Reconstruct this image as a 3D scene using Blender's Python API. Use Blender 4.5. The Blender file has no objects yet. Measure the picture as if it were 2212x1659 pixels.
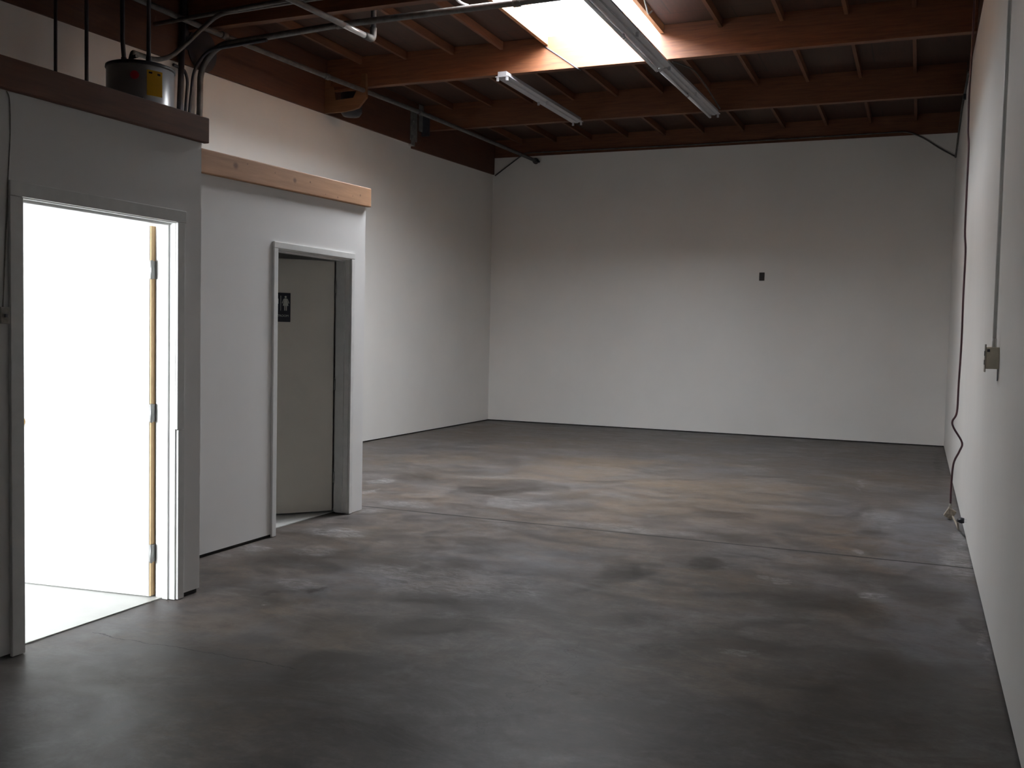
import bpy, bmesh, math, random
from mathutils import Vector, Matrix
random.seed(7)
S = bpy.context.scene
C = S.collection

# ------------------------------------------------------------------ camera
F_PX = 2091.6
YAW, PITCH, ROLL = -0.39662, -0.05123, 0.02132
CAM = Vector((0, 0, 1.4786))
fwd = Vector((math.sin(YAW)*math.cos(PITCH), math.cos(YAW)*math.cos(PITCH), math.sin(PITCH)))
rt0 = Vector((math.cos(YAW), -math.sin(YAW), 0)); up0 = rt0.cross(fwd)
rt = rt0*math.cos(ROLL) + up0*math.sin(ROLL)
up = up0*math.cos(ROLL) - rt0*math.sin(ROLL)
cd = bpy.data.cameras.new('camera'); cam = bpy.data.objects.new('camera', cd); C.objects.link(cam)
cd.sensor_width = 36; cd.lens = F_PX/2212*36; cd.clip_start = 0.02; cd.clip_end = 200
cam.matrix_world = Matrix(((rt.x, up.x, -fwd.x, CAM.x), (rt.y, up.y, -fwd.y, CAM.y), (rt.z, up.z, -fwd.z, CAM.z), (0, 0, 0, 1)))
S.camera = cam

# ------------------------------------------------------------------ sky and exposure
W = bpy.data.worlds.new('sky'); S.world = W; W.use_nodes = True
bg = W.node_tree.nodes['Background']; bg.inputs[0].default_value = (0.91, 0.955, 1.0, 1); bg.inputs[1].default_value = 81.0
S.view_settings.view_transform = 'Standard'; S.view_settings.look = 'None'
S.view_settings.exposure = 0.0; S.view_settings.gamma = 1.0; S.view_settings.use_curve_mapping = False

def portal(name, loc, sx, sy, rot):          # daylight openings: guides sky sampling, gives off nothing itself
    l = bpy.data.lights.new(name, 'AREA'); l.shape = 'RECTANGLE'; l.size = sx; l.size_y = sy
    l.cycles.is_portal = True
    o = bpy.data.objects.new(name, l); C.objects.link(o); o.location = loc; o.rotation_euler = rot
portal('skylight_opening', (-3.255, 8.91, 5.05), 1.24, 2.34, (0, 0, 0))
portal('added_fill_opening', (-1.2, -1.02, 1.6), 0.13, 0.18, (math.pi/2, 0, 0))  # unseen opening, added to let in weak fill from behind
portal('office_window_opening', (-5.1, -1.02, 1.45), 1.7, 1.4, (math.pi/2, 0, 0))

# ------------------------------------------------------------------ measures (metres)
XR, XL, YB, YF = 0.385, -6.767, 15.125, -1.0
X1, X2 = -3.665, -4.197                      # faces of the office box and of the restroom box
Y1, Y2 = 4.277, 6.86                         # far corners of the two boxes
ZD = 4.745                                   # underside of the roof deck
ZP = 4.384                                   # underside of the big beams
ZJ = 4.656                                   # underside of the joists
BY = [5.243, 7.687, 10.13, 12.573]           # beams, front faces at y-0.045
ZW = 4.4465                                  # top of the painted walls

# ------------------------------------------------------------------ node helpers
def new_mat(name):
    m = bpy.data.materials.new(name); m.use_nodes = True
    nt = m.node_tree; b = nt.nodes['Principled BSDF']
    return m, nt, b
def N(nt, t, **kw):
    n = nt.nodes.new(t)
    for k, v in kw.items():
        if k.startswith('i_'):
            key = k[2:]
            n.inputs[int(key) if key.isdigit() else key].default_value = v
        else: setattr(n, k, v)
    return n
def L(nt, a, b): nt.links.new(a, b)
def coords(nt, scale=(1, 1, 1)):
    g = N(nt, 'ShaderNodeNewGeometry'); mp = N(nt, 'ShaderNodeMapping'); mp.inputs['Scale'].default_value = scale
    L(nt, g.outputs['Position'], mp.inputs['Vector']); return mp.outputs[0]
def mixc(nt, fac, a, b):
    m = N(nt, 'ShaderNodeMix', data_type='RGBA')
    for s, v in ((0, fac), (6, a), (7, b)):
        if hasattr(v, 'links') or hasattr(v, 'is_linked'): L(nt, v, m.inputs[s])
        else: m.inputs[s].default_value = v if s == 0 else (*v, 1)
    return m.outputs[2]
def ramp(nt, src, p0, p1, c0=(0, 0, 0), c1=(1, 1, 1)):
    r = N(nt, 'ShaderNodeValToRGB'); r.color_ramp.elements[0].position = p0; r.color_ramp.elements[1].position = p1
    r.color_ramp.elements[0].color = (*c0, 1); r.color_ramp.elements[1].color = (*c1, 1)
    L(nt, src, r.inputs[0]); return r.outputs[0]
def bump(nt, b, h, st, dist=0.01):
    n = N(nt, 'ShaderNodeBump'); n.inputs['Strength'].default_value = st; n.inputs['Distance'].default_value = dist
    L(nt, h, n.inputs['Height']); L(nt, n.outputs[0], b.inputs['Normal'])
def noise(nt, vec, sc, det=4, rough=.55, dist=0):
    n = N(nt, 'ShaderNodeTexNoise'); n.inputs['Scale'].default_value = sc; n.inputs['Detail'].default_value = det
    n.inputs['Roughness'].default_value = rough; n.inputs['Distortion'].default_value = dist
    L(nt, vec, n.inputs['Vector']); return n.outputs[0]
def simple(name, col, rough=.6, metal=0.0, var=.12, sc=14):
    m, nt, b = new_mat(name)
    v = noise(nt, coords(nt), sc)
    c = mixc(nt, ramp(nt, v, .35, .65), tuple(x*(1-var) for x in col), tuple(min(1, x*(1+var)) for x in col))
    L(nt, c, b.inputs['Base Color']); b.inputs['Roughness'].default_value = rough; b.inputs['Metallic'].default_value = metal
    return m
def paint(name, col, rough=.55):
    m, nt, b = new_mat(name); p = coords(nt)
    big = noise(nt, p, .9, 5, .6); fine = noise(nt, p, 160, 2)
    c = mixc(nt, ramp(nt, big, .3, .7), tuple(x*.96 for x in col), tuple(min(1, x*1.03) for x in col))
    L(nt, c, b.inputs['Base Color']); b.inputs['Roughness'].default_value = rough
    bump(nt, b, fine, .12, .002); return m
def wood(name, dark, light, axis='x', rough=.62, knots=(), sc=1.0):
    m, nt, b = new_mat(name)
    s = {'x': (1.2, 16, 16), 'y': (16, 1.2, 16), 'z': (16, 16, 1.2)}[axis]
    p = coords(nt, tuple(q*sc for q in s))
    g = noise(nt, p, 2.2, 6, .6, .6)
    c = mixc(nt, ramp(nt, g, .3, .72), dark, light)
    big = noise(nt, coords(nt), 1.3, 3)
    c = mixc(nt, ramp(nt, big, .3, .75), tuple(x*.75 for x in light), c) if False else c
    for cy_, cz_, r_ in knots:       # real knots, seen on the board's face (y, z)
        vm = N(nt, 'ShaderNodeVectorMath', operation='MULTIPLY'); L(nt, coords(nt), vm.inputs[0]); vm.inputs[1].default_value = (0, 1, 1.15)
        ds = N(nt, 'ShaderNodeVectorMath', operation='DISTANCE'); L(nt, vm.outputs[0], ds.inputs[0]); ds.inputs[1].default_value = (0, cy_, cz_*1.15)
        c = mixc(nt, ramp(nt, ds.outputs['Value'], r_*.45, r_*1.2, (.9, .9, .9), (0, 0, 0)), c, (.15, .065, .03))
    L(nt, c, b.inputs['Base Color']); b.inputs['Roughness'].default_value = rough
    bump(nt, b, g, .25, .003); return m

M = {}
M['wall'] = paint('wall_paint', (.75, .728, .695), .5)
M['box'] = paint('partition_paint', (.75, .73, .715), .5)
M['white'] = paint('white_room_paint', (.80, .80, .79), .55)
M['trimw'] = simple('trim_paint', (.70, .69, .67), .4, var=.04)
M['leaf'] = simple('door_paint', (.72, .68, .61), .42, var=.03, sc=3)
M['leafw'] = simple('white_door_paint', (.80, .80, .78), .4, var=.02, sc=3)
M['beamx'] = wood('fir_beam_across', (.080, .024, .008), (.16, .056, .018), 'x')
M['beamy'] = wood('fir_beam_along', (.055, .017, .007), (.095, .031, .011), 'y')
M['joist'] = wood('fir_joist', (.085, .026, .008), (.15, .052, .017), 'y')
M['lit_trimmer'] = wood('lit_trimmer_wood', (.26, .11, .045), (.42, .20, .09), 'y')  # joist wood lightened to stand in for the skylight's glare
M['curb'] = wood('pale_curb_wood', (.42, .22, .11), (.62, .38, .20), 'x', sc=.6)
M['oldboard'] = wood('dark_board', (.085, .028, .011), (.14, .048, .019), 'y')
KNOTS = [(5.18, 2.54, .028), (5.83, 2.543, .022), (6.385, 2.50, .009), (6.02, 2.56, .009), (6.71, 2.56, .011), (5.6, 2.56, .006), (6.22, 2.50, .006), (6.6, 2.54, .006), (5.3, 2.57, .006)]
M['pine'] = wood('pale_pine', (.31, .15, .068), (.47, .25, .125), 'y', knots=KNOTS, sc=.6)
M['ply'] = wood('plywood', (.11, .044, .014), (.17, .075, .028), 'x', sc=.7)
M['sill'] = simple('dark_gap', (.035, .033, .032), .9)
M['galv'] = simple('galvanised_steel', (.30, .30, .29), .45, .75, var=.2)
M['greypipe'] = simple('weathered_pipe', (.085, .080, .076), .55, .2, var=.25)
M['darkpipe'] = simple('dark_pipe', (.045, .045, .055), .5, .2)
M['brightpipe'] = simple('bright_coupling', (.75, .75, .74), .3, .6, var=.05)
M['enamel'] = simple('white_enamel', (.37, .365, .38), .35, 0, var=.03)
M['chrome'] = simple('chrome', (.85, .85, .88), .12, 1, var=.02)
M['tube'] = simple('unlit_tube', (.80, .80, .82), .25, 0, var=.01)
M['tank'] = simple('tank_enamel', (.26, .265, .275), .28, 0, var=.03)
M['black'] = simple('black_plastic', (.012, .012, .018), .45)
M['orange'] = simple('dark_red_cord', (.045, .009, .016), .45)
M['beige'] = simple('beige_metal', (.60, .54, .43), .5)
M['oldbeige'] = simple('grimy_beige_plastic', (.26, .215, .17), .6, var=.3, sc=60)
M['pineedge'] = simple('bare_wood_edge', (.62, .42, .22), .6, var=.06)
M['brass'] = simple('brass', (.65, .42, .18), .25, 1)
M['yellow'] = simple('yellow_label', (.80, .52, .03), .5, var=.03)
M['red'] = simple('red_badge', (.30, .015, .03), .4, var=.03)
M['signface'] = simple('sign_blue_black', (.010, .011, .022), .35, var=.02)
M['signmark'] = simple('sign_white', (.55, .55, .50), .5, var=.02)
M['vinyl'] = simple('pale_vinyl_floor', (.55, .55, .525), .4, var=.04, sc=6)
M['dirty'] = simple('dusty_metal', (.22, .20, .17), .6, .2, var=.3, sc=40)

# plywood roof deck: sheets with dark seams
def deck_mat():
    m, nt, b = new_mat('roof_plywood'); p = coords(nt)
    br = N(nt, 'ShaderNodeTexBrick'); br.offset = .5; br.inputs['Scale'].default_value = 1
    br.inputs['Brick Width'].default_value = 1.22; br.inputs['Row Height'].default_value = 2.44
    br.inputs['Mortar Size'].default_value = .006
    L(nt, p, br.inputs['Vector'])
    g = noise(nt, coords(nt, (14, 1.5, 1)), 2, 5, .6)
    big = noise(nt, p, 1.2, 3)
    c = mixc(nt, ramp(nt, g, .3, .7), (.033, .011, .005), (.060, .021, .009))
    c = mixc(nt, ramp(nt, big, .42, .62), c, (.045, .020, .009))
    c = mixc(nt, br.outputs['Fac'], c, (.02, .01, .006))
    L(nt, c, b.inputs['Base Color']); b.inputs['Roughness'].default_value = .7
    return m
M['deck'] = deck_mat()

# concrete floor with control joint, crack, stains, dust and painted dimness near the camera
def concrete():
    m, nt, b = new_mat('worn_concrete'); p = coords(nt)
    def mth(op, a, c2=None, c3=None, clamp=False):
        n = N(nt, 'ShaderNodeMath', operation=op); n.use_clamp = clamp
        for i, v in enumerate((a, c2, c3)):
            if v is None: continue
            if isinstance(v, (int, float)): n.inputs[i].default_value = v
            else: L(nt, v, n.inputs[i])
        return n.outputs[0]
    def warped(scale, amp):
        w_ = N(nt, 'ShaderNodeTexNoise'); w_.inputs['Scale'].default_value = scale; w_.inputs['Detail'].default_value = 6
        w_.inputs['Roughness'].default_value = .65
        L(nt, p, w_.inputs['Vector'])
        wv = N(nt, 'ShaderNodeVectorMath', operation='MULTIPLY_ADD')
        L(nt, w_.outputs['Color'], wv.inputs[0]); wv.inputs[1].default_value = (amp*2, amp*2, 0); wv.inputs[2].default_value = (-amp, -amp, 0)
        wa = N(nt, 'ShaderNodeVectorMath', operation='ADD'); L(nt, p, wa.inputs[0]); L(nt, wv.outputs[0], wa.inputs[1])
        sx = N(nt, 'ShaderNodeSeparateXYZ'); L(nt, wa.outputs[0], sx.inputs[0]); return wa.outputs[0], sx.outputs[0], sx.outputs[1]
    wp, XB, YB_ = warped(1.8, .55); wp2, XS, YS = warped(5.0, .16)
    big = noise(nt, wp, .75, 6, .62); mid = noise(nt, coords(nt, (1.0, 1.5, 1)), 2.0, 8, .72, .7); fine = noise(nt, p, 45, 4, .7)
    med2 = noise(nt, coords(nt, (1, 1.2, 1)), 4.2, 9, .78, .9)
    blot = ramp(nt, noise(nt, coords(nt, (1, 1.35, 1)), 3.4, 9, .75, .6), .38, .60)
    med = noise(nt, coords(nt, (1, 1.3, 1)), 7.5, 6, .7, .5)
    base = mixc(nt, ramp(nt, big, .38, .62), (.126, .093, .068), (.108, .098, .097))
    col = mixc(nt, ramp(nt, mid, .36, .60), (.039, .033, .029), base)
    light = noise(nt, coords(nt, (.9, 1.5, 1)), 1.3, 8, .75, 1.2)
    col = mixc(nt, mth('MULTIPLY', ramp(nt, light, .50, .66), .6), col, (0.1550, 0.1457, 0.1426))
    col = mixc(nt, mth('MULTIPLY', ramp(nt, med, .42, .66), .62), col, (0.0465, 0.0403, 0.0357))
    col = mixc(nt, mth('MULTIPLY', ramp(nt, med2, .52, .72), .5), col, (0.1395, 0.1271, 0.1209))
    col = mixc(nt, mth('MULTIPLY', ramp(nt, fine, .35, .75), .30), col, (0.0403, 0.0341, 0.0295))
    s0 = N(nt, 'ShaderNodeSeparateXYZ'); L(nt, p, s0.inputs[0]); X0, Y0 = s0.outputs[0], s0.outputs[1]
    def spot(X, Yc, cx, cy, rx, ry, k):
        dx = mth('MULTIPLY', mth('SUBTRACT', X, cx), 1/rx); dy = mth('MULTIPLY', mth('SUBTRACT', Yc, cy), 1/ry)
        d = mth('ADD', mth('MULTIPLY', dx, dx), mth('MULTIPLY', dy, dy))
        r = N(nt, 'ShaderNodeMapRange'); r.interpolation_type = 'SMOOTHSTEP'
        L(nt, d, r.inputs[0]); r.inputs[1].default_value = .3; r.inputs[2].default_value = 1.9; r.inputs[3].default_value = k; r.inputs[4].default_value = 0
        return r.outputs[0]
    scr = ramp(nt, noise(nt, coords(nt, (3, 8, 1)), 3.0, 7, .78, 1.2), .44, .66)
    SPOTS = [('g',.15,8.2,.38,1.5,.95),('g',.2,5.6,.3,1.3,.7),('g',-3.3,3.6,.7,.5,.5),('l',.3,7.2,.12,.5,.7),('d',-3.69,8.55,0.324,0.418,0.74),('d',-4.69,8.72,0.214,0.282,0.68),('d',-1.65,5.84,0.121,0.279,0.95),('d',-1.23,6.31,0.093,0.17,0.94),('d',-1.44,8.17,0.239,0.174,0.68),('d',-1.2,7.23,0.282,0.135,0.61),('d',-0.49,5.76,0.313,0.231,0.68),('d',0.1,6.14,0.171,0.252,0.68),('d',-0.1,4.3,0.448,0.522,0.61),('d',-3.35,5.05,0.113,0.119,0.68),('d',-3.28,4.45,0.028,0.048,0.81),('d',-3.11,4.58,0.031,0.049,0.81),('d',-4.33,15.12,1.498,0.693,0.54),('d',-1.44,15.02,1.248,0.564,0.61),('d',0.28,13.06,0.056,1.023,0.68),('d',-0.7,4.71,0.308,0.144,0.47),('d',-0.74,3.66,0.494,0.27,0.47),('d',-3.84,5.04,0.116,0.103,0.54),('d',-4.2,5.83,0.109,0.067,0.61),('d',-3.59,5.98,0.197,0.136,0.41),('d',-1.52,3.44,0.199,0.13,0.41),('d',0.33,5.6,0.068,0.131,0.68),('w',-1.84,8.77,0.959,1.562,0.45),('w',-3.17,3.87,0.2,0.161,0.8),('w',-3.47,10.28,0.55,1.101,0.5),('w',-3.73,6.09,0.268,0.226,0.4),('w',-1.11,5.36,0.284,0.153,0.5),('w',-2.62,3.94,0.241,0.183,0.4),('g',-3.11,4.78,0.396,0.356,0.5),('g',-2.31,5.78,0.404,0.478,0.55),('g',-1.39,4.18,0.29,0.183,0.35),('g',-2.61,3.43,0.162,0.144,0.3),('g',0.15,8.86,0.191,1.076,0.8),('g',0.1,7.46,0.253,0.369,0.7),('g',0.23,5.74,0.106,0.701,0.55),('l',-4.84,8.28,0.103,0.18,0.7),('l',-4.63,7.69,0.038,0.179,0.8),('l',-3.99,7.27,0.233,0.138,0.45),('l',-0.83,6.12,0.049,0.061,0.7),('l',-0.72,6.08,0.043,0.059,0.6),('l',-0.19,5.98,0.065,0.066,0.75),('l',-0.49,10.57,0.022,0.481,0.5),('l',-0.34,7.21,0.036,0.065,0.6),('l',-0.74,4.59,0.075,0.055,0.5),('l',0.36,8.04,0.054,0.269,0.8),('l',0.34,7.34,0.058,0.192,0.6),('l',-4.13,5.32,0.122,0.091,0.5),('l',-3.68,5.43,0.142,0.138,0.35),('l',-2.24,4.5,0.057,0.03,0.45),('l',-3.29,4.66,0.124,0.078,0.35),('l',-3.2,4.21,0.01,0.03,0.6),('l',-4.13,5.04,0.078,0.062,0.4),('l',-3.2,7.85,0.243,0.218,0.3),('l',0.36,5.28,0.019,0.332,0.4),('l',-0.25,8.64,0.161,0.458,0.3),('l',-4.44,5.99,0.068,0.042,0.5),('l',-4.1,6.84,0.073,0.107,0.4),('d',-1.9,3.2,1.3,0.55,0.55),('d',-0.6,2.9,0.7,0.7,0.5),('d',-2.9,3.0,0.7,0.3,0.4),('d',-3.4,5.3,0.5,0.2,0.5),('l',-2.6,5.1,0.5,0.25,0.35),('l',-3.9,6.0,0.22,0.12,0.6),('l',-2.0,7.2,0.6,0.12,0.35)]  # broad 'd' entries at the near end paint in the light's falloff
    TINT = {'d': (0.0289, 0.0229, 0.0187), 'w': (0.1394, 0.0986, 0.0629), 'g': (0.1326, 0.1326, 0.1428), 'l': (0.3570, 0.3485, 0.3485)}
    for ty in 'wgdl':      # warm patches, dusty grey patches, dark stains with painted near-end dimness, pale scuffs
        acc = None
        for t_, cx, cy, rx, ry, k in SPOTS:
            if t_ != ty: continue
            small = min(rx, ry) < .22
            f = spot(*((XS, YS) if small else (XB, YB_)), cx, cy, rx, ry, k)
            acc = f if acc is None else mth('MAXIMUM', acc, f)
        if ty == 'l': acc = mth('MULTIPLY', acc, mth('ADD', mth('MULTIPLY', scr, .95), .05))
        if ty in 'wg': acc = mth('MULTIPLY', acc, mth('ADD', mth('MULTIPLY', blot, .65), .12), None, True)
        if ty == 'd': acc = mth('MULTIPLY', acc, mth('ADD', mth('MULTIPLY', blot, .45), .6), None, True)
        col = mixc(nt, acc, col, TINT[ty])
    # saw-cut joint across the slab, and a wandering crack by the office door
    jt = mth('SUBTRACT', Y0, 7.02); jn = mth('ABSOLUTE', mth('ADD', jt, mth('MULTIPLY', mth('SUBTRACT', noise(nt, p, 4, 3), .5), .03)))
    jf = mth('LESS_THAN', jn, .016)
    halo = N(nt, 'ShaderNodeMapRange'); L(nt, jn, halo.inputs[0]); halo.inputs[1].default_value = .0; halo.inputs[2].default_value = .07; halo.inputs[3].default_value = .25; halo.inputs[4].default_value = 0
    col = mixc(nt, halo.outputs[0], col, (.15, .138, .128))
    col = mixc(nt, mth('MULTIPLY', jf, .9), col, (.012, .010, .009))
    cn = noise(nt, coords(nt, (1, 1, 1)), 3.0, 6, .6)
    cr = mth('ABSOLUTE', mth('SUBTRACT', Y0, mth('ADD', 3.47, mth('MULTIPLY', mth('SUBTRACT', cn, .5), .16))))
    cm = mth('MULTIPLY', mth('LESS_THAN', cr, .0035), mth('MULTIPLY', mth('LESS_THAN', X0, -2.45), mth('GREATER_THAN', X0, -3.62)))
    cr2 = mth('ABSOLUTE', mth('SUBTRACT', X0, mth('ADD', -1.42, mth('MULTIPLY', mth('SUBTRACT', cn, .5), .5))))
    cm2 = mth('MULTIPLY', mth('LESS_THAN', cr2, .0025), mth('MULTIPLY', mth('LESS_THAN', Y0, 4.4), mth('GREATER_THAN', Y0, 3.2)))
    col = mixc(nt, mth('MULTIPLY', mth('MAXIMUM', cm, mth('MULTIPLY', cm2, .5)), .8), col, (.010, .009, .008))
    L(nt, col, b.inputs['Base Color'])
    rr = N(nt, 'ShaderNodeMapRange'); L(nt, mid, rr.inputs[0]); rr.inputs[1].default_value = .3; rr.inputs[2].default_value = .7; rr.inputs[3].default_value = .33; rr.inputs[4].default_value = .55
    L(nt, rr.outputs[0], b.inputs['Roughness']); b.inputs['Specular IOR Level'].default_value = .11
    h = mth('SUBTRACT', mth('ADD', mth('MULTIPLY', fine, .3), mid), mth('MULTIPLY', jf, 1.0))
    bump(nt, b, h, .10, .004)
    return m
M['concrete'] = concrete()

def acrylic(name, tint, tr, gl=None):
    m, nt, b = new_mat(name); nt.nodes.remove(b); out = nt.nodes['Material Output']
    t = N(nt, 'ShaderNodeBsdfTransparent'); t.inputs[0].default_value = (*tint, 1)
    g = N(nt, 'ShaderNodeBsdfGlossy'); g.inputs['Roughness'].default_value = .05
    d = N(nt, 'ShaderNodeBsdfTranslucent'); d.inputs[0].default_value = (.9, .9, .9, 1)
    a = N(nt, 'ShaderNodeMixShader'); a.inputs[0].default_value = tr; L(nt, t.outputs[0], a.inputs[1]); L(nt, d.outputs[0], a.inputs[2])
    fr = N(nt, 'ShaderNodeFresnel'); fr.inputs[0].default_value = 1.45
    o = N(nt, 'ShaderNodeMixShader'); 
    if gl is None: L(nt, fr.outputs[0], o.inputs[0])
    else: o.inputs[0].default_value = gl
    L(nt, a.outputs[0], o.inputs[1]); L(nt, g.outputs[0], o.inputs[2])
    L(nt, o.outputs[0], out.inputs[0]); return m
M['dome'] = acrylic('skylight_acrylic', (.96, .98, 1), .35, .04)
M['glass'] = acrylic('window_glass', (.98, .98, .98), 0)

# ------------------------------------------------------------------ mesh helpers (world coordinates)
def bx(bm, x0, x1, y0, y1, z0, z1, bev=0):
    vs = [bm.verts.new((x, y, z)) for x in (x0, x1) for y in (y0, y1) for z in (z0, z1)]
    fs = [bm.faces.new([vs[i] for i in f]) for f in ((0, 1, 3, 2), (4, 6, 7, 5), (0, 4, 5, 1), (2, 3, 7, 6), (0, 2, 6, 4), (1, 5, 7, 3))]
    if bev:
        es = list({e for f in fs for e in f.edges})
        bmesh.ops.bevel(bm, geom=es, offset=bev, segments=2, affect='EDGES', profile=.6)
    return vs
def box(x0, x1, y0, y1, z0, z1, bev=0):
    bm = bmesh.new(); bx(bm, x0, x1, y0, y1, z0, z1, bev); return bm
def sheared(x0, x1, y0, y1, zb0, zb1, zt0, zt1, bev=0):      # a board along y whose ends sit at different heights
    bm = bmesh.new(); v = []
    for x in (x0, x1):
        for y, zb, zt in ((y0, zb0, zt0), (y1, zb1, zt1)):
            v += [bm.verts.new((x, y, zb)), bm.verts.new((x, y, zt))]
    fs = [bm.faces.new([v[i] for i in f]) for f in ((0, 1, 3, 2), (4, 6, 7, 5), (0, 4, 5, 1), (2, 3, 7, 6), (0, 2, 6, 4), (1, 5, 7, 3))]
    if bev: bmesh.ops.bevel(bm, geom=list(bm.edges), offset=bev, segments=3, affect='EDGES', profile=.6)
    return bm
def prism(bm, pts, d):       # closed outline extruded by vector d
    a = [bm.verts.new(p) for p in pts]; b2 = [bm.verts.new(Vector(p)+Vector(d)) for p in pts]
    n = len(a); bm.faces.new(a); bm.faces.new(b2[::-1])
    for i in range(n): bm.faces.new((a[i], b2[i], b2[(i+1) % n], a[(i+1) % n]))
def tube(bm, pts, r, seg=12, cap=True):
    pts = [Vector(p) for p in pts]
    rr = r if isinstance(r, (list, tuple)) else [r]*len(pts)
    rings = []; prev = None
    for i, p in enumerate(pts):
        if i == 0: t = pts[1]-p
        elif i == len(pts)-1: t = p-pts[i-1]
        else: t = (pts[i+1]-p).normalized()+(p-pts[i-1]).normalized()
        t.normalize()
        if prev is None:
            a = Vector((0, 0, 1)) if abs(t.z) < .9 else Vector((1, 0, 0)); u = t.cross(a).normalized()
        else: u = (prev - t*prev.dot(t)).normalized()
        prev = u; w = t.cross(u)
        rings.append([bm.verts.new(p+(u*math.cos(2*math.pi*k/seg)+w*math.sin(2*math.pi*k/seg))*rr[i]) for k in range(seg)])
    for a, b2 in zip(rings, rings[1:]):
        for k in range(seg): bm.faces.new((a[k], a[(k+1) % seg], b2[(k+1) % seg], b2[k])).smooth = True
    if cap: bm.faces.new(rings[0][::-1]); bm.faces.new(rings[-1])
def tb(pts, r, seg=12):
    bm = bmesh.new(); tube(bm, pts, r, seg); return bm
def lathe(cx, cy, prof, seg=40):
    bm = bmesh.new(); rings = []
    for r, z in prof: rings.append([bm.verts.new((cx+r*math.cos(2*math.pi*k/seg), cy+r*math.sin(2*math.pi*k/seg), z)) for k in range(seg)])
    for a, b2 in zip(rings, rings[1:]):
        for k in range(seg): bm.faces.new((a[k], a[(k+1) % seg], b2[(k+1) % seg], b2[k])).smooth = True
    bm.faces.new(rings[0][::-1]); bm.faces.new(rings[-1]); return bm
def smooth_path(pts, n=6):   # Catmull-Rom
    pts = [Vector(p) for p in pts]; P = [pts[0]]+pts+[pts[-1]]; out = []
    for i in range(1, len(P)-2):
        for k in range(n):
            t = k/n; a, b2, c, d = P[i-1], P[i], P[i+1], P[i+2]
            out.append(.5*((2*b2)+(c-a)*t+(2*a-5*b2+4*c-d)*t*t+(3*b2-a-3*c+d)*t**3))
    out.append(pts[-1]); return out
def fillet(pts, r=.12, n=6):   # round the corners of a conduit run
    pts = [Vector(p) for p in pts]; out = [pts[0]]
    for i in range(1, len(pts)-1):
        a, p, b2 = pts[i-1], pts[i], pts[i+1]
        d1 = (a-p); d2 = (b2-p); q = min(r, d1.length*.45, d2.length*.45)
        s, e = p+d1.normalized()*q, p+d2.normalized()*q
        for k in range(n+1):
            t = k/n; out.append(s*(1-t)**2+p*2*t*(1-t)+e*t*t)
    out.append(pts[-1]); return out

def obj(name, bm, m, parent=None, label=None):
    bmesh.ops.recalc_face_normals(bm, faces=bm.faces[:])
    if parent is None:
        lo = Vector([min(v.co[i] for v in bm.verts) for i in range(3)]); hi = Vector([max(v.co[i] for v in bm.verts) for i in range(3)])
        org = Vector(((lo.x+hi.x)/2, (lo.y+hi.y)/2, lo.z))
    else:
        org = Vector(parent['_w'])
    for v in bm.verts: v.co -= org
    me = bpy.data.meshes.new(name); bm.to_mesh(me); bm.free()
    o = bpy.data.objects.new(name, me); C.objects.link(o)
    me.materials.append(M[m] if isinstance(m, str) else m)
    if parent is None: o.location = org
    else: o.parent = parent
    o['_w'] = tuple(org)
    if label: o['label'] = label
    return o
def tag(o, label, cat, group=None):
    o['label'] = label; o['category'] = cat
    if group: o['group'] = group
    return o
def thing(name, loc, label=None, cat=None, group=None):
    o = bpy.data.objects.new(name, None); C.objects.link(o); o.location = loc; o['_w'] = tuple(loc); o.empty_display_size = .1
    if label: tag(o, label, cat, group)
    return o
def struct(name, bm, m, parent=None):
    o = obj(name, bm, m, parent)
    if parent is None: o['kind'] = 'structure'
    return o

# ------------------------------------------------------------------ setting: floor, walls, deck
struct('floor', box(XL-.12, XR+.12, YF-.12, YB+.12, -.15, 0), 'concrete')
GAP = .016
def wall(name, x0, x1, y0, y1, z1, m='wall', z0=GAP): return struct(name, box(x0, x1, y0, y1, z0, z1), m)
# right wall: painted top edge drops slightly towards the front
struct('wall_right', sheared(XR, XR+.15, YF-.12, YB+.12, GAP, GAP, ZW-.0174*16, ZW), 'wall')
wall('wall_left', XL-.15, XL, YF-.12, YB+.12, ZD)
wall('wall_back', XL, XR, YB, YB+.15, ZW)
# front wall behind the camera with the office window opening and an added fill opening
bm = bmesh.new()
bx(bm, XL, -5.95, YF-.15, YF, 0, ZD); bx(bm, -4.25, -1.265, YF-.15, YF, 0, ZD); bx(bm, -1.135, XR, YF-.15, YF, 0, ZD); bx(bm, -1.265, -1.135, YF-.15, YF, 0, 1.51); bx(bm, -1.265, -1.135, YF-.15, YF, 1.69, ZD)
bx(bm, -5.95, -4.25, YF-.15, YF, 0, .75); bx(bm, -5.95, -4.25, YF-.15, YF, 2.15, ZD)
struct('wall_front', bm, 'wall')
# dark recessed gap where the drywall stops above the slab
struct('baseboard_right', box(XR+.012, XR+.05, YF, YB+.05, 0, .03), 'sill')
struct('baseboard_back', box(XL-.05, XR+.05, YB+.012, YB+.05, 0, .03), 'sill')
struct('baseboard_left', box(XL-.05, XL-.012, YF, YB+.05, 0, .03), 'sill')

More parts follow.
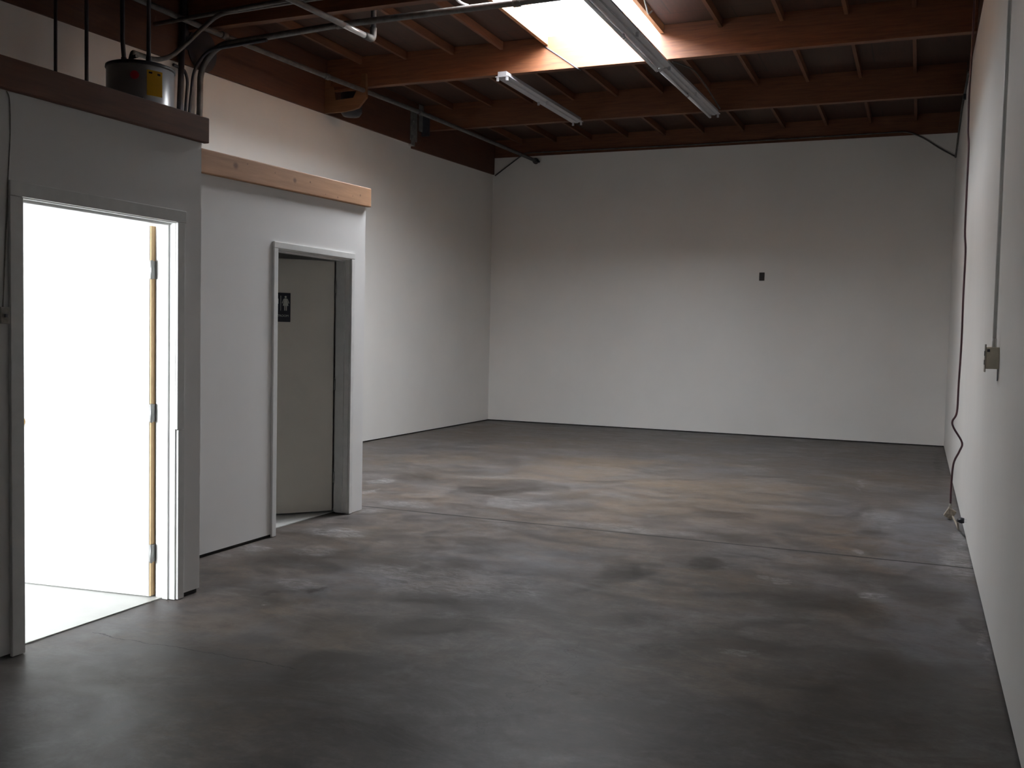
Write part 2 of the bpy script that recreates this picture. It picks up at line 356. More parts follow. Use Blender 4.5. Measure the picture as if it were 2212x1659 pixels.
# roof deck with the skylight hole
SX0, SX1, SY0, SY1 = -3.88, -2.63, BY[1]+.05, BY[2]-.045
bm = bmesh.new(); e = .15
q = .04
bx(bm, XL-e, SX0-q, YF-e, YB+e, ZD, ZD+.05); bx(bm, SX1+q, XR+e, YF-e, YB+e, ZD, ZD+.05)
bx(bm, SX0-q, SX1+q, YF-e, SY0-q, ZD, ZD+.05); bx(bm, SX0-q, SX1+q, SY1+q, YB+e, ZD, ZD+.05)
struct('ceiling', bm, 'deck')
struct('trim_1', box(XL, XR+.15, YB+.02, YB+.15, ZW, ZD), 'beamx')        # ledgers between painted wall and deck
struct('trim_2', sheared(XR+.02, XR+.15, YF-.1, YB+.02, ZW-.0174*16, ZW, ZD, ZD), 'beamy')

# ------------------------------------------------------------------ office box (near) and restroom box
T = .12
D1a, D1b, D1h = 3.105, 4.092, 2.045
bm = bmesh.new()
bx(bm, X1-T, X1, YF, D1a, GAP, 2.57); bx(bm, X1-T, X1, D1b, Y1, GAP+.008, 2.57); bx(bm, X1-T, X1, D1a, D1b, D1h, 2.57)
struct('wall_office_side', bm, 'box')
struct('wall_office_end', box(XL, X1-T, Y1-T, Y1, 0, 2.57), 'white')
struct('ceiling_office', box(XL, X1-T, YF, Y1-T, 2.44, 2.5), 'white')
struct('ceiling_office_loft', box(XL, X1-.001, YF, Y1, 2.575, 2.6), 'oldboard')
struct('floor_office', box(XL, X1-.085, YF, Y1-T, 0, .006), 'vinyl')
struct('wall_office_lining', box(XL, XL+.01, YF, Y1-T, 0, 2.44), 'white')
struct('baseboard_office', box(X1-.09, X1-.012, D1b+.07, Y1-.01, 0, .03), 'sill')
D2a, D2b, D2h = 5.672, 6.645, 2.055
bm = bmesh.new()
bx(bm, X2-T, X2, Y1, D2a, .022, 2.57); bx(bm, X2-T, X2, D2b, Y2, .004, 2.57); bx(bm, X2-T, X2, D2a, D2b, D2h, 2.57)
struct('wall_restroom_side', bm, 'box')
struct('wall_restroom_end', box(XL, X2-T, Y2-T, Y2, 0, 2.57), 'box')
struct('ceiling_restroom', box(XL, X2-T, Y1, Y2-T, 2.44, 2.5), 'white')
struct('ceiling_restroom_loft', box(XL, X2-.001, Y1, Y2, 2.575, 2.6), 'oldboard')
struct('floor_restroom', box(XL, X2-.16, Y1, Y2-T, 0, .006), 'vinyl')
struct('baseboard_restroom', box(X2-.09, X2-.014, Y1, D2a-.02, 0, .04), 'sill')
# vertical drywall seam left of the office door
# boards capping the two boxes
tag(obj('fascia_board', sheared(X1+.001, X1+.038, YF+.01, Y1+.02, 2.455, 2.487, 2.592, 2.624, .006), 'oldboard'),
    'dark brown board capping the top of the office wall at left', 'board')
tag(obj('fascia_board', sheared(X2+.001, X2+.04, Y1+.01, Y2+.02, 2.432, 2.487, 2.583, 2.638, .008), 'pine'),
    'pale knotty pine board over the restroom door wall', 'board')

# ------------------------------------------------------------------ doors
def casing(bm, xf, ya, yb, zh, w=.057, t=.016):     # moulded trim around an opening on the +x face
    for y0, y1 in ((ya-w, ya+.006), (yb-.006, yb+w)):
        bx(bm, xf, xf+t, y0, y1, .004, zh-.007, .003)
    bx(bm, xf, xf+t, ya-w, yb+w, zh-.006, zh+w, .004)
# door_1: open office door
d1 = thing('door_1', (X1, (D1a+D1b)/2, 0)); d1['kind'] = 'structure'
bm = bmesh.new()
for y0, y1 in ((D1a-.055, D1a+.012),): bx(bm, X1, X1+.016, y0, y1, .003, D1h-.011, .003)
bx(bm, X1, X1+.016, D1a-.055, D1b+.055, D1h-.010, D1h+.055, .004)
bx(bm, X1, X1+.016, D1b-.012, D1b+.042, .93, D1h-.011, .003)
bx(bm, X1, X1+.014, D1b-.002, D1b+.046, .003, .926, .003)
obj('door_casing', bm, 'trimw', d1)
bm = bmesh.new()
bx(bm, X1-T-.01, X1-.001, D1b-.012, D1b-.001, .003, D1h-.0145); bx(bm, X1-T-.01, X1-.001, D1a+.001, D1a+.012, .003, D1h-.0145); bx(bm, X1-T-.01, X1-.001, D1a+.001, D1b-.001, D1h-.014, D1h-.001)
bx(bm, X1-.075, X1-.04, D1b-.024, D1b-.0125, .003, D1h-.027); bx(bm, X1-.075, X1-.04, D1a+.0125, D1a+.022, .003, D1h-.027); bx(bm, X1-.075, X1-.04, D1a+.0125, D1b-.0125, D1h-.026, D1h-.0145)
obj('door_frame', bm, 'leafw', d1)
a = math.radians(83.5); H1 = Vector((X1-T-.016, D1b-.022, 0)); u1 = Vector((-math.sin(a), -math.cos(a), 0)); n1 = Vector((u1.y, -u1.x, 0))
if n1.y > 0: n1 = -n1                                     # towards the camera side (-y)
def slab(H, u, n, s0, s1, d0, d1_, z0, z1, bev=.002):
    bm = bmesh.new(); v = [bm.verts.new(H+u*s+n*d+Vector((0, 0, z))) for s in (s0, s1) for d in (d0, d1_) for z in (z0, z1)]
    fs = [bm.faces.new([v[i] for i in f]) for f in ((0, 1, 3, 2), (4, 6, 7, 5), (0, 4, 5, 1), (2, 3, 7, 6), (0, 2, 6, 4), (1, 5, 7, 3))]
    if bev: bmesh.ops.bevel(bm, geom=list(bm.edges), offset=bev, segments=1, affect='EDGES')
    return bm
lf = obj('door_leaf', slab(H1, u1, n1, .012, .925, -.02, .024, .012, 2.018), 'leafw', d1)
for z in (.20, .965, 1.735):
    bm = slab(H1, u1, n1, -.004, .013, -.016, .022, z, z+.095, .001)
    tube(bm, [H1+n1*.022+Vector((0, 0, z-.003)), H1+n1*.022+Vector((0, 0, z+.098))], .007, 10)
    obj('hinge', bm, 'galv', d1)
obj('wood_edge', slab(H1, u1, n1, .004, .011, -.018, .020, .014, 2.016, 0), 'pineedge', d1)
kp = H1+u1*.86+Vector((0, 0, .93))
bm = bmesh.new(); tube(bm, [kp+n1*.024, kp+n1*.032, kp+n1*.036, kp+n1*.06, kp+n1*.07, kp+n1*.085, kp+n1*.095, kp+n1*.098], [.032, .032, .012, .012, .024, .028, .02, .008], 18)
obj('door_knob', bm, 'brass', d1)
# door_2: restroom door, ajar
d2 = thing('door_2', (X2, (D2a+D2b)/2, 0)); d2['kind'] = 'structure'
bm = bmesh.new(); casing(bm, X2, D2a, D2b, D2h, .040, .016); obj('door_casing', bm, 'trimw', d2)
bm = bmesh.new()
bx(bm, X2-T-.005, X2-.001, D2b-.014, D2b-.001, .012, D2h-.0145); bx(bm, X2-T-.005, X2-.001, D2a+.001, D2a+.014, .003, D2h-.0145); bx(bm, X2-T-.005, X2-.001, D2a+.001, D2b-.001, D2h-.014, D2h-.001)
bx(bm, X2-.075, X2-.04, D2b-.026, D2b-.0145, .012, D2h-.027); bx(bm, X2-.075, X2-.04, D2a+.0145, D2b-.0145, D2h-.026, D2h-.0145)
obj('door_frame', bm, 'trimw', d2)
a = math.radians(41); H2 = Vector((X2-T-.012, D2b-.018, 0)); u2 = Vector((-math.sin(a), -math.cos(a), 0)); n2 = Vector((math.cos(a), -math.sin(a), 0))
obj('door_leaf', slab(H2, u2, n2, .006, .865, -.035, .0, .022, 2.032), 'leaf', d2)
for z in (.25, 1.0, 1.78):
    bm = bmesh.new(); tube(bm, [H2+Vector((.006, 0, z)), H2+Vector((.006, 0, z+.09))], .007, 10); obj('hinge', bm, 'galv', d2)
# restroom sign on the leaf
def P2(s, z, d=0): return H2+u2*s+n2*d+Vector((0, 0, z))
sg = thing('restroom_sign', tuple(P2(.435, 1.54, 0)), 'small black restroom sign with white figures on the ajar restroom door', 'sign')
obj('plate', slab(H2, u2, n2, .358, .512, .0005, .006, 1.538, 1.765, .0015), 'signface', sg)
def flat(bm, pts, d0=.0055, d1_=.0072): prism(bm, [P2(s, z, d0) for s, z in pts], n2*(d1_-d0))
def disc(cs, cz, r, n=16): return [(cs+r*math.cos(2*math.pi*k/n), cz+r*math.sin(2*math.pi*k/n)) for k in range(n)]
def figure(cs, woman):
    bm = bmesh.new(); zt = 1.742
    flat(bm, disc(cs, zt-.009, .0085))
    if woman:
        flat(bm, [(cs-.010, zt-.021), (cs+.010, zt-.021), (cs+.022, zt-.078), (cs-.022, zt-.078)])
        for s in (-1, 1): flat(bm, [(cs+s*.011, zt-.022), (cs+s*.017, zt-.026), (cs+s*.029, zt-.058), (cs+s*.023, zt-.060)])
        z0 = zt-.078
    else:
        flat(bm, [(cs-.013, zt-.021), (cs+.013, zt-.021), (cs+.012, zt-.066), (cs-.012, zt-.066)])
        for s in (-1, 1): flat(bm, [(cs+s*.014, zt-.022), (cs+s*.020, zt-.025), (cs+s*.020, zt-.064), (cs+s*.015, zt-.064)])
        z0 = zt-.066
    for s in (-1, 1): flat(bm, [(cs+s*.002, z0), (cs+s*.011, z0), (cs+s*.010, zt-.116), (cs+s*.003, zt-.116)])
    return bm
obj('woman_symbol', figure(.397, True), 'signmark', sg)
obj('man_symbol', figure(.473, False), 'signmark', sg)
bm = bmesh.new(); flat(bm, [(.433, 1.742), (.437, 1.742), (.437, 1.626), (.433, 1.626)]); obj('divider_line', bm, 'signmark', sg)
fc = bpy.data.curves.new('lettering', 'FONT'); fc.body = 'RESTROOM'; fc.size = .024; fc.align_x = 'CENTER'; fc.extrude = .0006
fo = bpy.data.objects.new('lettering_tmp', fc); C.objects.link(fo)
bpy.context.view_layer.update()
me = bpy.data.meshes.new_from_object(fo.evaluated_get(bpy.context.evaluated_depsgraph_get())); bpy.data.objects.remove(fo)
bm = bmesh.new(); bm.from_mesh(me)
for v in bm.verts: v.co = P2(.435-v.co.x, 1.578+v.co.y, .0068+v.co.z)
obj('lettering', bm, 'signmark', sg)

# ------------------------------------------------------------------ front wall behind the camera: office window, plus a small added fill window
def window(name, x0, x1, z0, z1, bars, fw=.05):
    w = thing(name, ((x0+x1)/2, YF-.08, z0)); w['kind'] = 'structure'
    bm = bmesh.new()
    for q in (x0, x1-fw): bx(bm, q, q+fw, YF-.11, YF-.05, z0, z1)
    for q in (z0, z1-fw): bx(bm, x0+fw, x1-fw, YF-.11, YF-.05, q, q+fw)
    for q in bars: bx(bm, q-.025, q+.025, YF-.11, YF-.05, z0, z1)
    obj('window_frame', bm, 'enamel', w)
    obj('pane', box(x0+fw, x1-fw, YF-.082, YF-.076, z0+fw, z1-fw), 'glass', w)
window('window_1', -5.95, -4.25, .75, 2.15, (-5.1,))
window('window_fill', -1.265, -1.135, 1.51, 1.69, (), .005)  # invented little pane, there only for fill light from behind the camera

# ------------------------------------------------------------------ roof framing
names = {0: 'nearest the camera', 1: 'at the near edge of the skylight', 2: 'at the far edge of the skylight', 3: 'between the skylight and the back wall'}
GX = XL+.028                                     # face of the long girder on the left wall
for i, y in enumerate(BY):
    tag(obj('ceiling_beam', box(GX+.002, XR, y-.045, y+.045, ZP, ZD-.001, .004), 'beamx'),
        'deep brown timber roof beam crossing the room, ' + names[i], 'beam', 'large timber beams across the ceiling')
tag(obj('ceiling_girder', sheared(XL-.1, GX, YF, 12.25, 3.89, 4.142, ZD-.001, ZD-.001, .003), 'beamy'),
    'long brown timber girder along the top of the left wall', 'beam')
tag(obj('ceiling_girder', sheared(XL-.1, GX, 12.252, YB-.001, 4.085, 4.169, ZD-.001, ZD-.001, .003), 'beamy'),
    'deeper short timber girder at the far end of the left wall, next to the corner', 'beam')
ordn = ['first', 'second', 'third', 'fourth', 'fifth', 'sixth', 'seventh', 'eighth', 'ninth', 'tenth', 'eleventh', 'twelfth']
bays = [(BY[0], BY[1], 'in the bay in front of the skylight'), (BY[1], BY[2], 'in the skylight bay'),
        (BY[2], BY[3], 'in the bay just behind the skylight'), (BY[3], YB+.02, 'in the bay against the back wall')]
for bi, (ya, yb, txt) in enumerate(bays):
    xs = [-.169-.6096*k for k in range(11)]
    if bi == 1: xs = [-.169-.6096*k for k in range(4)]+[-2.607, -3.902]+[-.169-.6096*k for k in range(7, 11)]
    for k, x in enumerate(xs):
        w = .019 if not (bi == 1 and k in (4, 5)) else .021
        y1_ = yb-.046 if bi < 3 else yb-.001
        tag(obj('ceiling_joist', box(x-w, x+w, ya+.046, y1_, ZJ, ZD-.001, .002), 'lit_trimmer' if bi == 1 and k in (4, 5) else 'joist'),
            'thin joist %s, %s from the right wall' % (txt, ordn[k]), 'joist', 'thin joists between the roof beams')

# skylight: curb on the roof, frame and acrylic dome
sk = thing('skylight', ((SX0+SX1)/2, (SY0+SY1)/2, ZD), 'bright rectangular skylight with a wooden curb in the ceiling', 'skylight')
bm = bmesh.new(); q = .04; zc = ZD+.185
bx(bm, SX0-q, SX0, SY0-q, SY1+q, ZD, zc); bx(bm, SX1, SX1+q, SY0-q, SY1+q, ZD, zc); bx(bm, SX0, SX1, SY0-q, SY0, ZD, zc); bx(bm, SX0, SX1, SY1, SY1+q, ZD, zc)
obj('curb', bm, 'curb', sk)
zl, zc = zc, ZD+.33; bm = bmesh.new()
bx(bm, SX0-q, SX0, SY0-q, SY1+q, zl+.002, zc); bx(bm, SX1, SX1+q, SY0-q, SY1+q, zl+.002, zc); bx(bm, SX0, SX1, SY0-q, SY0, zl+.002, zc); bx(bm, SX0, SX1, SY1, SY1+q, zl+.002, zc)
obj('shading_liner', bm, 'white', sk)  # added curb height, keeps low-angle sky light off the upper walls
bm = bmesh.new()
for s in (0, 1):
    bx(bm, (SX0-q, SX1)[s], (SX0, SX1+q)[s], SY0-q, SY1+q, zc, zc+.02)
    bx(bm, SX0, SX1, (SY0-q, SY1)[s], (SY0, SY1+q)[s], zc, zc+.02)
obj('metal_frame', bm, 'galv', sk)
bm = bmesh.new(); n = 10; g = []
for i in range(n+1):
    row = []
    for j in range(n+1):
        a_, b_ = i/n, j/n; h = (1-(2*a_-1)**4)*(1-(2*b_-1)**4)*.22
        row.append(bm.verts.new((SX0-.02+(SX1-SX0+.04)*a_, SY0-.02+(SY1-SY0+.04)*b_, zc+.022+h)))
    g.append(row)
for i in range(n):
    for j in range(n): bm.faces.new((g[i][j], g[i+1][j], g[i+1][j+1], g[i][j+1])).smooth = True
obj('dome', bm, 'dome', sk)

# ------------------------------------------------------------------ strip lights (unlit)
def strip(x, y0, y1, zt, w, label, tube_side, xe=None):
    t = thing('strip_light', (x, y0, zt-.08), label, 'light', 'fluorescent strip lights on the ceiling')
    sh = (xe-x if xe is not None else 0)
    def skew(bm):
        for v in bm.verts: v.co.x += sh*(v.co.y-y0)/(y1-y0)
        return bm
    bm = bmesh.new(); h = w/2
    prism(bm, [(x-h*.62, y0, zt), (x+h*.62, y0, zt), (x+h*.62, y0, zt-.045), (x+h, y0, zt-.052), (x+h, y0, zt-.058), (x-h, y0, zt-.058), (x-h, y0, zt-.052), (x-h*.62, y0, zt-.045)], (0, y1-y0, 0))
    obj('housing', skew(bm), 'enamel', t)
    bm = bmesh.new(); prism(bm, [(x-.028, y0+.03, zt-.0575), (x+.028, y0+.03, zt-.0575), (x+.018, y0+.03, zt-.072), (x-.018, y0+.03, zt-.072)], (0, y1-y0-.06, 0))
    obj('channel_cover', skew(bm), 'enamel', t)
    ym = (y0+y1)/2
    for yy in (y0+.004, ym-.02, y1-.022):
        for s in (-1, 1):
            obj('lamp_holder', skew(box(x+s*(h-.026)-.013, x+s*(h-.026)+.013, yy, yy+.018, zt-.100, zt-.0575, .003)), 'enamel', t)
    for s in tube_side:
        xx = x+s*(h-.026)
        for ya, yb in ((y0+.024, ym-.022), (ym, y1-.024)):
            tu = obj('lamp_tube', skew(tb([(xx, ya+.02, zt-.088), (xx, yb-.02, zt-.088)], .017, 14)), 'tube', t)
            for q in (ya, yb-.022): obj('end_cap', skew(tb([(xx, q, zt-.088), (xx, q+.022, zt-.088)], .0175, 14)), 'chrome', tu)
    return t
ZL = ZP-.001
strip(-4.375, 9.97, 12.40, ZL, .165, 'white strip light without tubes, left of the skylight', (), -4.325)
strip(-2.615, 7.69, 10.12, ZL-.012, .185, 'white strip light with a tube, hanging right across the bright skylight', (-1,), -2.59)
strip(-2.585, 10.13, 12.48, ZL, .150, 'white strip light behind the skylight, right of the tubeless one', (-1,), -2.515)
tag(obj('wire', tb(smooth_path([(-2.50, 10.14, 4.37), (-2.46, 10.5, 4.42), (-2.46, 11.2, 4.50), (-2.45, 12.50, 4.40)]), .008, 8), 'greypipe'),
    'thin grey wire running beside the strip light behind the skylight', 'wire')
tag(obj('wire', tb([(-3.93, 10.078, 4.65), (-3.74, 10.077, 4.52), (-3.55, 10.076, 4.385), (-3.53, 10.09, 4.372), (-3.52, 10.16, 4.374)], .006, 8), 'darkpipe'),
    'thin dark wire stapled diagonally across the beam below the skylight', 'wire')
tag(obj('wire', tb(smooth_path([(-3.87, 7.72, 4.43), (-3.868, 7.80, 4.41), (-3.855, 7.87, 4.40), (-3.83, 7.94, 4.40)]), .012, 8), 'enamel'),
    'short pale curved cable end above the grey conduit, left of the skylight', 'cable')
hk = obj('wire_hook', tb(smooth_path([(-2.575, 8.86, 4.72), (-2.50, 8.90, 4.66), (-2.50, 9.05, 4.60), (-2.51, 9.17, 4.57), (-2.48, 9.2, 4.60)]), .009, 8), 'galv')
tag(hk, 'small metal wire hook on the joist at the right edge of the skylight', 'hook')

# ------------------------------------------------------------------ pipes and conduits under the roof
def conduit(name, pts, r, m, label, cat='pipe', couplings=(), group=None, coup_m=None, straps=()):
    t = thing(name, tuple(pts[0]), label, cat, group)
    obj('pipe_run', tb(pts, r, 14), m, t)
    for p, d in couplings:
        p, d = Vector(p), Vector(d).normalized()
        obj('coupling', tb([p-d*.035, p+d*.035], r*1.28, 14), coup_m or m, t)
    for p in straps:
        x, y, z = p
        obj('hanger', tb([(x, y, z-r), (x, y, ZP+.02)], .008, 8), 'galv', t)
    return t
# long run towards the back wall
ly = [(-6.40, 5.9, 4.33), (-6.40, 7.2, 4.33), (-6.36, 8.0, 4.33), (-6.263, 9.313, 4.33), (-6.096, 11.176, 4.33), (-5.986, 13.981, 4.345), (-5.985, 15.04, 4.36)]
t = conduit('ceiling_pipe', smooth_path(ly, 4), .027, 'greypipe', 'long grey pipe running under the beams to the back wall', couplings=[((-6.26, 9.36, 4.33), (.06, 1, 0)), ((-6.09, 11.25, 4.33), (.06, 1, 0)), ((-6.37, 7.75, 4.33), (0, 1, 0))])
bm = bmesh.new(); tube(bm, [(-5.985, 15.03, 4.36), (-5.985, 15.10, 4.36)], .036, 14); tube(bm, [(-5.985, 15.09, 4.36), (-5.985, 15.122, 4.36)], .05, 16); obj('wall_flange', bm, 'greypipe', t)
obj('rubber_stub', tb([(-5.945, 15.06, 4.36), (-5.90, 15.06, 4.33)], .018, 10), 'black', t)
# shorter pipe with a drop near the middle
t = thing('sprinkler_pipe', (-4.8, 5.6, 4.15), 'grey sprinkler pipe ending in an elbow with a vertical riser, left of the skylight', 'pipe')
obj('pipe_run', tb([(-4.8, 5.6, 4.11), (-4.8, 7.43, 4.18)], .026, 14), 'greypipe', t)
obj('bright_section', tb([(-4.8, 7.43, 4.18), (-4.8, 7.80, 4.19)], .0265, 14), 'brightpipe', t)
obj('elbow', tb(fillet([(-4.8, 7.78, 4.19), (-4.8, 7.93, 4.193), (-4.8, 7.935, 4.30)], .07), .034, 14), 'greypipe', t)
obj('riser', tb([(-4.8, 7.935, 4.27), (-4.8, 7.935, ZD)], .027, 14), 'darkpipe', t)
obj('riser_collar', tb([(-4.8, 7.935, 4.46), (-4.8, 7.935, 4.56)], .034, 14), 'darkpipe', t)
# conduit up the left wall and across under the beam
CP = fillet([(-6.70, 7.68, .01), (-6.70, 7.76, 3.3), (-6.70, 7.785, 3.5), (-6.70, 7.80, 4.06), (-6.50, 7.82, 4.27), (-5.10, 7.82, 4.325), (-3.1, 7.82, 4.332), (-1.2, 7.82, 4.34)], .22, 8)
conduit('ceiling_conduit', CP, .030, 'greypipe', 'thick grey conduit rising from the left wall and bending across under the beam', 'conduit',
        couplings=[((-5.09, 7.82, 4.325), (1, 0, .01)), ((-3.30, 7.82, 4.331), (1, 0, 0))])
conduit('wall_conduit', [(-6.70, 7.42, .01), (-6.70, 7.50, 3.4), (-6.70, 7.56, ZD-.02)], .029, 'darkpipe', 'thick dark conduit going straight up to the ceiling beside the bent one', 'conduit')
conduit('wall_conduit', fillet([(-6.72, 7.50, .01), (-6.72, 7.595, 3.4), (-6.72, 7.64, 3.90), (-6.72, 7.60, 3.99), (-6.72, 7.44, 4.0)], .06), .015, 'darkpipe', 'thin conduit with a short hooked top between the two thick ones', 'conduit')
conduit('wall_conduit', fillet([(-6.72, 7.56, .01), (-6.72, 7.64, 3.4), (-6.72, 7.72, 4.02), (-6.60, 7.78, 4.22), (-5.9, 7.80, 4.255)], .15), .015, 'darkpipe', 'thin conduit leaning right behind the thick bent one', 'conduit')
# pair of conduits across at the near beam, one dropping to the heater
conduit('ceiling_conduit', [(-6.70, 7.17, 4.30), (-5.11, 7.03, 4.30), (-3.0, 7.02, 4.31)], .020, 'greypipe', 'straight grey conduit crossing at upper left, beside the sloping one', 'conduit')
dg = fillet([(-5.76, 5.9, 3.52), (-5.76, 5.93, 3.62), (-5.87, 6.1, 3.66), (-5.96, 6.4, 3.70), (-6.0, 6.62, 3.79), (-6.0, 6.8, 3.95), (-5.99, 6.95, 4.10), (-5.90, 7.10, 4.288), (-5.06, 7.10, 4.306), (-3.0, 7.10, 4.32)], .10, 5)
conduit('ceiling_conduit', dg, .020, 'greypipe', 'grey conduit sloping down from the ceiling to the water heater', 'conduit')
# thin risers over the boxes
conduit('riser_pipe', [(-6.6, 5.952, 2.60), (-6.6, 5.953, ZD-.01)], .014, 'darkpipe', 'thin dark pipe standing furthest left above the office board', 'pipe')
conduit('riser_pipe', [(-6.6, 6.272, 2.60), (-6.6, 6.273, ZD-.01)], .016, 'darkpipe', 'thin dark pipe standing midway between the leftmost pipe and the heater', 'pipe')
# conduit along the top of the back wall with its bent-down ends
bc = fillet([(XL+.05, YB-.02, 4.15), (-6.29, YB-.02, 4.433), (-6.17, YB-.02, 4.50), (-3.4, YB-.02, 4.483), (-.27, YB-.02, 4.498), (-.056, YB-.02, 4.40), (.161, YB-.02, 4.238), (.372, YB-.02, 4.11)], .10, 6)
conduit('wall_conduit', bc, .010, 'greypipe', 'dark conduit along the top of the back wall, bent down at both corners', 'conduit')
conduit('wall_conduit', [(XR-.015, YB-.04, 4.10), (XR-.015, 13.2, 4.35), (XR-.015, 11.4, 4.34)], .012, 'greypipe', 'thin grey conduit along the top of the right wall near the far corner', 'conduit')
obj_c = obj('conduit_clip', box(XR-.03, XR, 12.3, 12.36, 4.27, 4.33, .004), 'black'); tag(obj_c, 'tiny black clip under the conduit high on the right wall', 'clip')

# dark round fittings and hangers at the girder
t = thing('beam_hanger', (-6.6, 7.8, 4.02), 'round black steel hanger where the near beam meets the left girder', 'bracket')
bm = bmesh.new()
prism(bm, [(GX+.014, 7.86+.21*math.cos(math.pi*2*k/28), 4.25+.21*math.sin(math.pi*2*k/28)) for k in range(28)], (-.012, 0, 0)); obj('round_plate', bm, 'black', t)
bm = bmesh.new(); bx(bm, GX, GX+.02, 7.60, 7.66, 4.2, 4.60, .004); obj('side_strap', bm, 'black', t)
t = thing('beam_cradle', (-6.45, 10.04, 4.10), 'plywood U-shaped cradle under the middle beam at the left girder', 'bracket')
bm = bmesh.new()
Yc = 10.035
out = [(-6.735, 4.10), (-6.735, 4.52), (-6.67, 4.52), (-6.67, 4.42), (-6.605, 4.40), (-6.60, 4.365), (-6.27, 4.375), (-6.235, 4.40), (-6.225, 4.53), (-6.165, 4.53), (-6.155, 4.25), (-6.265, 4.135), (-6.45, 4.10)]
hole = [(-6.595, 4.345), (-6.29, 4.355), (-6.335, 4.255), (-6.58, 4.245)]
# outline with the window cut as quads: left leg, right leg, bottom rail, top rail
prism(bm, [(x, Yc, z) for x, z in [(-6.735, 4.10), (-6.735, 4.52), (-6.67, 4.52), (-6.67, 4.42), (-6.605, 4.40), (-6.58, 4.245), (-6.58, 4.10)]], (0, .04, 0))
prism(bm, [(x, Yc, z) for x, z in [(-6.58, 4.10), (-6.58, 4.245), (-6.335, 4.255), (-6.335, 4.118), (-6.45, 4.10)]], (0, .04, 0))
prism(bm, [(x, Yc, z) for x, z in [(-6.335, 4.118), (-6.335, 4.255), (-6.27, 4.375), (-6.235, 4.40), (-6.225, 4.53), (-6.165, 4.53), (-6.155, 4.25), (-6.265, 4.135)]], (0, .04, 0))
obj('plywood_frame', bm, 'ply', t)
bm = bmesh.new(); prism(bm, [(-6.60, Yc, 4.365), (-6.275, Yc, 4.378), (-6.275, Yc, 4.350), (-6.598, Yc, 4.340)], (0, .04, 0)); bx(bm, -6.51, -6.45, Yc+.045, Yc+.06, 4.25, 4.36)
obj('cross_rail', bm, 'joist', t)
obj('round_can', lathe(-6.45, 10.18, [(.03, 4.06), (.10, 4.075), (.13, 4.12), (.13, 4.34)], 28), 'black', t)
t = thing('girder_bracket', (XL+.05, 12.3, 4.1), 'grey steel bracket joining the two girders on the left wall', 'bracket')
bm = bmesh.new(); bx(bm, GX, GX+.012, 12.17, 12.36, 4.19, 4.60, .002); bx(bm, GX, GX+.012, 12.20, 12.30, 4.12, 4.2, .002); obj('side_plate', bm, 'galv', t)
obj('upper_strap', box(GX+.01, GX+.022, 12.40, 12.58, 4.36, ZD-.01, .002), 'galv', t)
obj('beam_shoe', box(GX+.003, GX+.13, 12.50, 12.524, 4.30, 4.62, .002), 'darkpipe', t)
for z in (4.26, 4.36, 4.46): obj('bolt', tb([(GX+.01, 12.25, z), (GX+.024, 12.25, z)], .014, 6), 'galv', t)
obj('base_plate', box(XL-.02, GX+.012, 12.18, 12.27, 4.115, 4.135, .002), 'brightpipe', t)

# ------------------------------------------------------------------ water heater on the restroom roof
hx, hy, hr = -5.68, 5.93, .25
t = thing('water_heater', (hx, hy, 2.60), 'grey cylindrical water heater with a yellow label above the boxes', 'water heater')
obj('tank', lathe(hx, hy, [(hr-.01, 2.60), (hr, 2.62), (hr, 3.475), (hr-.004, 3.48)], 56), 'tank', t)
obj('top_rim', lathe(hx, hy, [(hr+.004, 3.462), (hr+.008, 3.468), (hr+.006, 3.487), (hr-.02, 3.497), (.03, 3.512)], 56), 'black', t)
obj('base_ring', lathe(hx, hy, [(hr+.006, 2.60), (hr+.006, 2.64)], 40), 'black', t)
def curved(a0, a1, z0, z1, dr=.0015, n=10):      # sticker bent round the tank
    bm = bmesh.new(); lo, hi = [], []
    for k in range(n+1):
        a_ = math.radians(a0+(a1-a0)*k/n); r = hr+dr
        lo.append(bm.verts.new((hx+r*math.cos(a_), hy+r*math.sin(a_), z0))); hi.append(bm.verts.new((hx+r*math.cos(a_), hy+r*math.sin(a_), z1)))
    for k in range(n): bm.faces.new((lo[k], lo[k+1], hi[k+1], hi[k])).smooth = True
    bmesh.ops.solidify(bm, geom=bm.faces[:], thickness=.001); return bm
# camera sees the tank from about -46 degrees
yl = obj('yellow_label', curved(-36, -8, 3.235, 3.425), 'yellow', t)
bm = curved(-33, -27, 3.398, 3.412, .003, 4); obj('label_heading', bm, 'black', yl)
bm = curved(-18, -12, 3.392, 3.408, .003, 4); obj('label_heading', bm, 'black', yl)
bm = bmesh.new()
ab = math.radians(-56); cpt = Vector((hx+(hr+.001)*math.cos(ab), hy+(hr+.001)*math.sin(ab), 3.375)); nn = Vector((math.cos(ab), math.sin(ab), 0)); tt = Vector((-nn.y, nn.x, 0))
prism(bm, [cpt+tt*(.032*math.cos(2*math.pi*k/20))+Vector((0, 0, .032*math.sin(2*math.pi*k/20)))-nn*.004 for k in range(20)], nn*.007)
obj('round_badge', bm, 'red', t)
obj('access_panel', curved(-66, -42, 3.17, 3.215), 'black', t)
for dx, dy, z in ((-.10, -.07, 0), (.10, -.02, 0)):
    obj('nipple', tb([(hx+dx, hy+dy, 3.49), (hx+dx, hy+dy, 3.56)], .022, 12), 'darkpipe', t)
obj('relief_valve', tb([(hx+.0, hy-.1, 3.50), (hx+.0, hy-.1, 3.545), (hx+.06, hy-.1, 3.55)], .016, 10), 'black', t)
conduit('heater_pipe', [(hx-.10, hy-.07, 3.56), (hx-.115, hy-.07, 3.70), (hx-.13, hy-.06, ZD-.01)], .017, 'darkpipe', 'dark pipe rising from the left of the water heater top', 'pipe')
